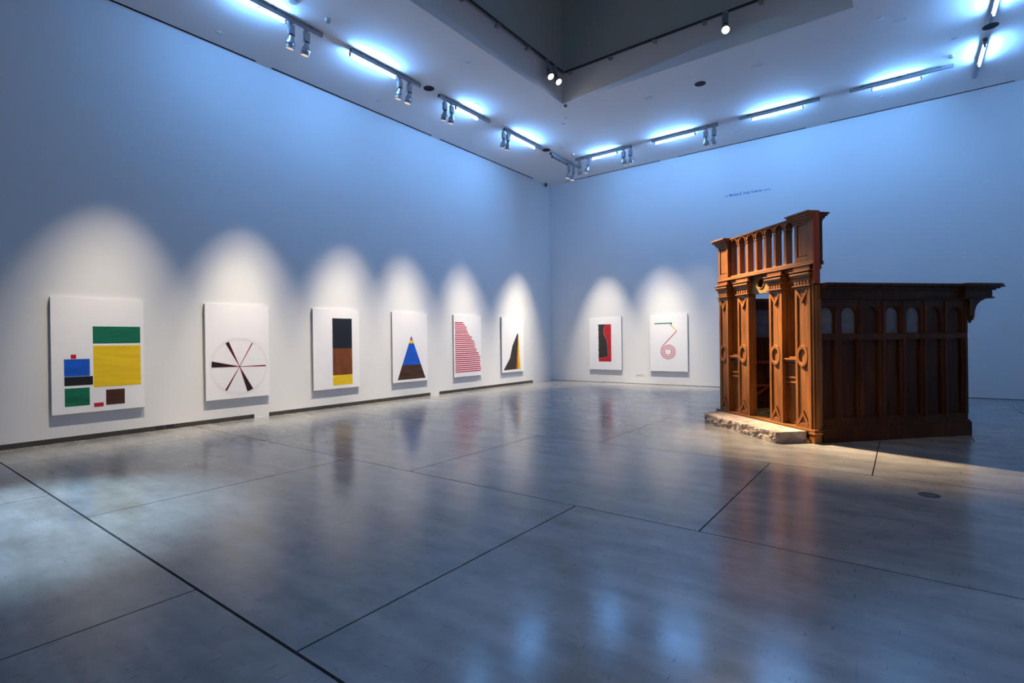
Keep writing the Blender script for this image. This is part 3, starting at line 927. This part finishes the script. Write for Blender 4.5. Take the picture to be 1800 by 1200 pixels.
ZR = HC - 0.072
YP = [-13.51, -11.325, -9.12, -6.905, -4.65, -2.41]
heads = [
    ('left spotlight on the track above the nearest painting, outside the frame', -13.42, 0),
    ('right spotlight on the track above the nearest painting, outside the frame', -13.16, 0),
    ('left spotlight of the pair on the nearest left track', -11.24, 1),
    ('right spotlight of the pair on the nearest left track', -10.95, 1),
    ('left spotlight of the pair on the second left track', -8.80, 2),
    ('right spotlight of the pair on the second left track', -8.54, 2),
    ('left spotlight of the pair on the third left track', -7.45, 3),
    ('right spotlight of the pair on the third left track', -7.22, 3),
    ('left spotlight of the pair on the fourth left track', -5.23, 4),
    ('right spotlight of the pair on the fourth left track', -5.04, 4),
    ('left spotlight of the pair on the corner track', -1.84, 5),
    ('right spotlight of the pair on the corner track', -1.56, 5),
]
track('grey ceiling track above the nearest painting, outside the frame', TX, -14.83, TX, -13.05)
for i, (lab, y, k) in enumerate(heads):
    wide = i % 2
    spotlight(lab, (TX, y, ZR), (0, YP[k], AIM_WIDE if wide else 0.0 if k == 0 else AIM), SPOT_POWER * (0.85 if wide else 0.62) * ((0.85 if wide else 0.5) if k == 0 else 1), WIDE_ANGLE if wide else SPOT_ANGLE, rz=pi / 2)
heads_b = [
    ('leftmost spotlight on the first back-wall track, in the corner', 2.36, (2.22, 0, 0.2), 1.9),
    ('tilted second spotlight on the first back-wall track', 2.66, (0.0, -2.3, AIM), 0.45),
    ('third spotlight on the first back-wall track, right of its tube', 3.84, (4.45, 0, AIM), 1.0),
    ('rightmost spotlight on the first back-wall track', 4.06, (4.45, 0, AIM), 1.0),
    ('left spotlight of the pair on the second back-wall track', 6.22, (6.3, 0, 0.2), 0.5),
    ('right spotlight of the pair on the second back-wall track', 6.44, (4.45, 0, AIM), 0.3),
]
for i, (lab, x, tg, k) in enumerate(heads_b):
    wide = i % 2
    tg = (tg[0], tg[1], AIM_WIDE) if wide and i != 1 else tg
    spotlight(lab, (x, TY, ZR), tg, SPOT_POWER * k * (0.85 if wide else 0.62), 34 if i == 0 else WIDE_ANGLE if wide else SPOT_ANGLE)

# rails and spotlights inside the light well
zr = 7.84
def well_rail(lab, a, b, n, axis):
    L_ = (b - a)
    if axis == 'y':
        root = empty('well_track', (WX0 + 0.10, (a + b) / 2, zr), pi / 2)
    else:
        root = empty('well_track', ((a + b) / 2, WY1 - 0.10, zr), 0)
    tag(root, lab, 'track')
    sgn = 1 if axis == 'x' else 1
    obj('rail', B((-L_ / 2, L_ / 2, -0.018, 0.018, -0.015, 0.018)), MDGREY, root)
    for k in range(n):
        q = -L_ / 2 + 0.12 + k * (1.04 if axis == 'x' else 1.04)
        if axis == 'y':
            q = L_ / 2 - 0.35 - k * 1.04
        if abs(q) > L_ / 2:
            continue
        w0, w1 = (0.0, 0.10)
        obj('bracket', B((q - 0.035, q + 0.035, w0 - 0.012, w1, -0.060, -0.015)), MTRACK, root)
    return root
well_rail('dark lamp rail on brackets along the left side of the light well', WY0 + 0.1, WY1 - 0.13, 9, 'y')
well_rail('dark lamp rail on brackets along the far side of the light well', WX0 + 0.13, WX1 - 0.1, 6, 'x')
spotlight('left of two bright spotlights at the light well corner', (WX0 + 0.13, -6.27, zr - 0.015), (9.50, -7.85, 0.0), WELL_POWER * 1.05, 27, 1.0, pi / 2, True, (1.0, 0.72, 0.42), group='light well spotlights')
spotlight('right of two bright spotlights at the light well corner', (WX0 + 0.13, -5.95, zr - 0.015), (10.0, -7.40, 0.0), WELL_POWER * 1.3, 17, 1.0, pi / 2, True, (1.0, 0.72, 0.42), group='light well spotlights')
spotlight('single bright spotlight on the far rail of the light well', (7.69, WY1 - 0.15, zr - 0.018), (9.6, -12.0, 0.0), 300, 50, 1.0, 0, True, (1.0, 0.85, 0.68), group='light well spotlights')

# warm lamp on the right rail of the light well, outside the frame, towards the panelled side of the booth
rt_ = empty('well_track', (WX1 - 0.10, -11.5, zr), pi / 2)
tag(rt_, 'dark lamp rail along the right side of the light well, outside the frame', 'track')
obj('rail', B((-2.5, 2.5, -0.018, 0.018, -0.015, 0.018)), MDGREY, rt_)
for q in (-2.2, 0.0, 2.2):
    obj('bracket', B((q - 0.035, q + 0.035, -0.10, 0.012, -0.085, -0.015)), MTRACK, rt_)
spotlight('warm spotlight on the right side of the light well, outside the frame', (WX1 - 0.13, -12.3, zr - 0.015), bl(-0.5, 0.8, 1.2), SIDE_POWER, 38, 1.0, pi / 2, True, (1.0, 0.74, 0.42), group='light well spotlights')

# added unseen floodlight, source unknown, making the cool pool on the near floor
spotlight('added cool floodlight, unseen, on the ceiling left of the frame', (TX, -16.4, ZR), (4.3, -15.25, 0.0), COOL_POWER, 30, 0.8, pi / 2, False, (0.52, 0.78, 1.0), group='added floodlights')
track('grey ceiling track left of the frame', TX, -17.2, TX, -15.4)

# ------------------------------------------------------------------ small ceiling and wall fittings
def disc(name, lab, cat, x, y, rad, depth=0.02, mat=MWPL, hole=None, group=None):
    root = empty(name, (x, y, HC), 0)
    tag(root, lab, cat, group)
    obj('plate', lathe(bmesh.new(), [(rad, 0), (rad, -depth * 0.7), (rad * 0.88, -depth)], (0, 0, 0), 28), mat, root, smooth=True)
    if hole:
        obj('core', lathe(bmesh.new(), [(hole, -depth), (hole * 0.9, -depth - 0.012)], (0, 0, 0), 24), mat if hole > 0.9 * rad else MTRACK, root)
    return root
for (x, y, n) in ((1.96, -7.97, 'between the second and third left tracks'), (1.93, -3.14, 'by the far corner tracks'), (6.83, -4.36, 'beyond the light well, over the back-wall tracks'), (11.73, -3.2, 'at the far right between two tracks')):
    root = empty('ceiling_diffuser', (x, y, HC))
    tag(root, 'round black ceiling opening ' + n, 'diffuser', 'round black ceiling openings')
    obj('rim', ring(bmesh.new(), circle(0, 0, 0.122, None, 32), circle(0, 0, 0.110, None, 32), lambda p: (p[0], p[1], 0), lambda p: (p[0], p[1], -0.006)), MBLACK, root)
    obj('throat_shade', lathe(bmesh.new(), [(0.110, 0.0), (0.110, -0.003)], (0, 0, 0), 32), MDARK, root)  # flat black disc painting the dark inside of the opening
for (x, y, n) in ((2.39, -10.81, 'beside the nearest left track'), (2.38, -2.36, 'by the far corner tracks'), (11.23, -2.34, 'beside the far right track')):
    disc('smoke_detector', 'small white smoke detector ' + n, 'detector', x, y, 0.055, 0.045, MWPL, 0.04, 'ceiling smoke detectors')
disc('ceiling_speaker', 'round white ceiling speaker beside the nearest left tube', 'speaker', 2.38, -11.45, 0.10, 0.012, MWPL, 0.075)
for (x, y, n) in ((0.50, -11.81, 'near the left wall in the foreground'), (0.56, -8.28, 'near the left wall halfway along'), (0.51, -1.05, 'above the far corner'), (3.34, -8.2, 'left of the light well'), (2.29, -6.70, 'right of the third left tube'), (3.55, -4.71, 'just past the light well corner'), (3.30, -4.42, 'second past the light well corner'), (10.12, -4.75, 'over the oak booth'), (11.24, -3.05, 'left of the far right track'), (6.98, -1.75, 'between the second and third back-wall tracks'), (6.77, -1.05, 'above the back wall lettering'), (10.04, -1.0, 'below the fourth back-wall tube'), (2.38, -2.98, 'right of the corner track'), (6.72, -4.75, 'beside the round black opening')):
    disc('sprinkler_cover', 'small round white sprinkler cover in the ceiling ' + n, 'cover', x, y, 0.05, 0.008, MWPL, None, 'ceiling sprinkler covers')
for (x, y, n) in ((8.01, -4.38, 'right of the round black opening'), (5.66, -4.42, 'left of the round black opening'), (10.40, -4.45, 'near the light well end')):
    o = obj('access_plate', B((-0.10, 0.10, -0.05, 0.05, -0.010, 0.0)), MWPL, None, (x, y, HC), bevel=0.003)
    tag(o, 'small rectangular white ceiling plate ' + n, 'plate', 'rectangular ceiling plates')
# cameras
dm = empty('dome_camera', (0.10, -0.36, HC))
tag(dm, 'small black dome security camera in the ceiling corner of the two walls', 'camera')
obj('collar', lathe(bmesh.new(), [(0.055, 0.0), (0.055, -0.05), (0.05, -0.06)], (0, 0, 0), 20), MDGREY, dm, smooth=True)
obj('dome', lathe(bmesh.new(), [(0.05, -0.06), (0.047, -0.085), (0.036, -0.108), (0.018, -0.12), (0.004, -0.123)], (0, 0, 0), 20), MBLACK, dm, smooth=True)
sc = empty('security_camera', (3.955, -5.385, HC))
tag(sc, 'small grey sensor camera hanging at the light well corner', 'camera')
obj('bracket', lathe(bmesh.new(), [(0.03, 0.0), (0.012, -0.008), (0.012, -0.02)], (0, 0, 0), 14), MWPL, sc)
obj('housing', B((-0.03, 0.03, -0.035, 0.035, -0.07, -0.02)), MDGREY, sc, bevel=0.008)

# wall fittings
o = obj('thermostat', B((-0.035, 0.035, -0.02, 0.0, -0.055, 0.055)), MWPL, None, (0.476, 0.0, 1.42), bevel=0.004)
tag(o, 'small white wall switch on the back wall beside the corner', 'switch')
for (x, n) in ((3.375, 'left'), (3.525, 'right')):
    rt = empty('wall_outlet', (x, 0.0, 0.315))
    tag(rt, n + ' white wall outlet low between the two back-wall paintings', 'outlet', 'back wall outlets')
    obj('cover_plate', B((-0.055, 0.055, -0.008, 0.0, -0.04, 0.04)), MWPL, rt, bevel=0.002)
    obj('socket', B((-0.035, 0.035, -0.010, -0.008, -0.02, 0.02)), MWPL, rt)
for (y, n) in ((-12.66, 'left'), (-12.50, 'right')):
    o = obj('floor_outlet', B((-0.035, -0.022, -0.055, 0.055, 0.012, 0.072)), MDGREY, None, (0.0, y, 0.0))
    tag(o, n + ' dark outlet in the shadow gap under the left wall', 'outlet', 'shadow gap outlets')
o = obj('blank_cover', lathe(bmesh.new(), [(0.035, 0.0), (0.035, 0.004)], (0, 0, 0), 20, 'X'), MWPL, None, (0.0, -14.18, 5.21))
tag(o, 'tiny round blank cover high on the near left wall', 'cover')

# lettering
def lettering(parts, x0, z0, x1):
    root = empty('wall_lettering', (x0, 0.0, z0))
    tag(root, 'small blue gallery name in printed letters high on the back wall', 'lettering')
    words, xx = [], 0.0
    for txt, size, bold in parts:
        cu = bpy.data.curves.new('txt', 'FONT')
        cu.body = txt
        cu.size = size
        cu.offset = 0.0035 if bold else 0.001
        cu.extrude = 0.001
        cu.resolution_u = 2
        to = bpy.data.objects.new('txt', cu)
        COL.objects.link(to)
        dg = bpy.context.evaluated_depsgraph_get()
        dg.update()
        me = bpy.data.meshes.new_from_object(to.evaluated_get(dg))
        tmp = bmesh.new()
        tmp.from_mesh(me)
        w = max(v.co.x for v in tmp.verts)
        words.append((tmp, xx))
        bpy.data.objects.remove(to)
        bpy.data.curves.remove(cu)
        bpy.data.meshes.remove(me)
        xx += w + 0.040
    k = (x1 - x0) / (xx - 0.040)
    for tmp, xo in words:
        for v in tmp.verts:
            x, y, z_ = v.co
            v.co = ((xo + x) * k, -0.001 - z_, y)
        obj('word', tmp, MLETTER, root)
lettering([('the', 0.085, False), ('Michael', 0.105, True), ('&', 0.105, True), ('Sonja', 0.105, True), ('Koerner', 0.105, True), ('gallery', 0.085, False)], 6.195, 5.66, 7.445)

# floor fittings
dr = empty('floor_drain', (10.577, -9.99, 0.0))
tag(dr, 'round black floor box cover in the concrete, right of the oak booth shadow', 'floor box')
obj('ring', ring(bmesh.new(), circle(0, 0, 0.082, None, 32), circle(0, 0, 0.060, None, 32), lambda p: (p[0], p[1], 0.0), lambda p: (p[0], p[1], 0.004)), MBLACK, dr)
obj('lid', lathe(bmesh.new(), [(0.058, 0.0), (0.058, 0.003)], (0, 0, 0), 28), MDGREY, dr)
pl = empty('floor_plate', (3.292, -13.429, 0.0))
tag(pl, 'round brass-rimmed floor plate near the left wall paintings', 'floor plate')
obj('rim', ring(bmesh.new(), circle(0, 0, 0.082, None, 32), circle(0, 0, 0.072, None, 32), lambda p: (p[0], p[1], 0.0), lambda p: (p[0], p[1], 0.003)), MCHROME, pl)
obj('disc', lathe(bmesh.new(), [(0.071, 0.0), (0.071, 0.002)], (0, 0, 0), 28), MCONC, pl)
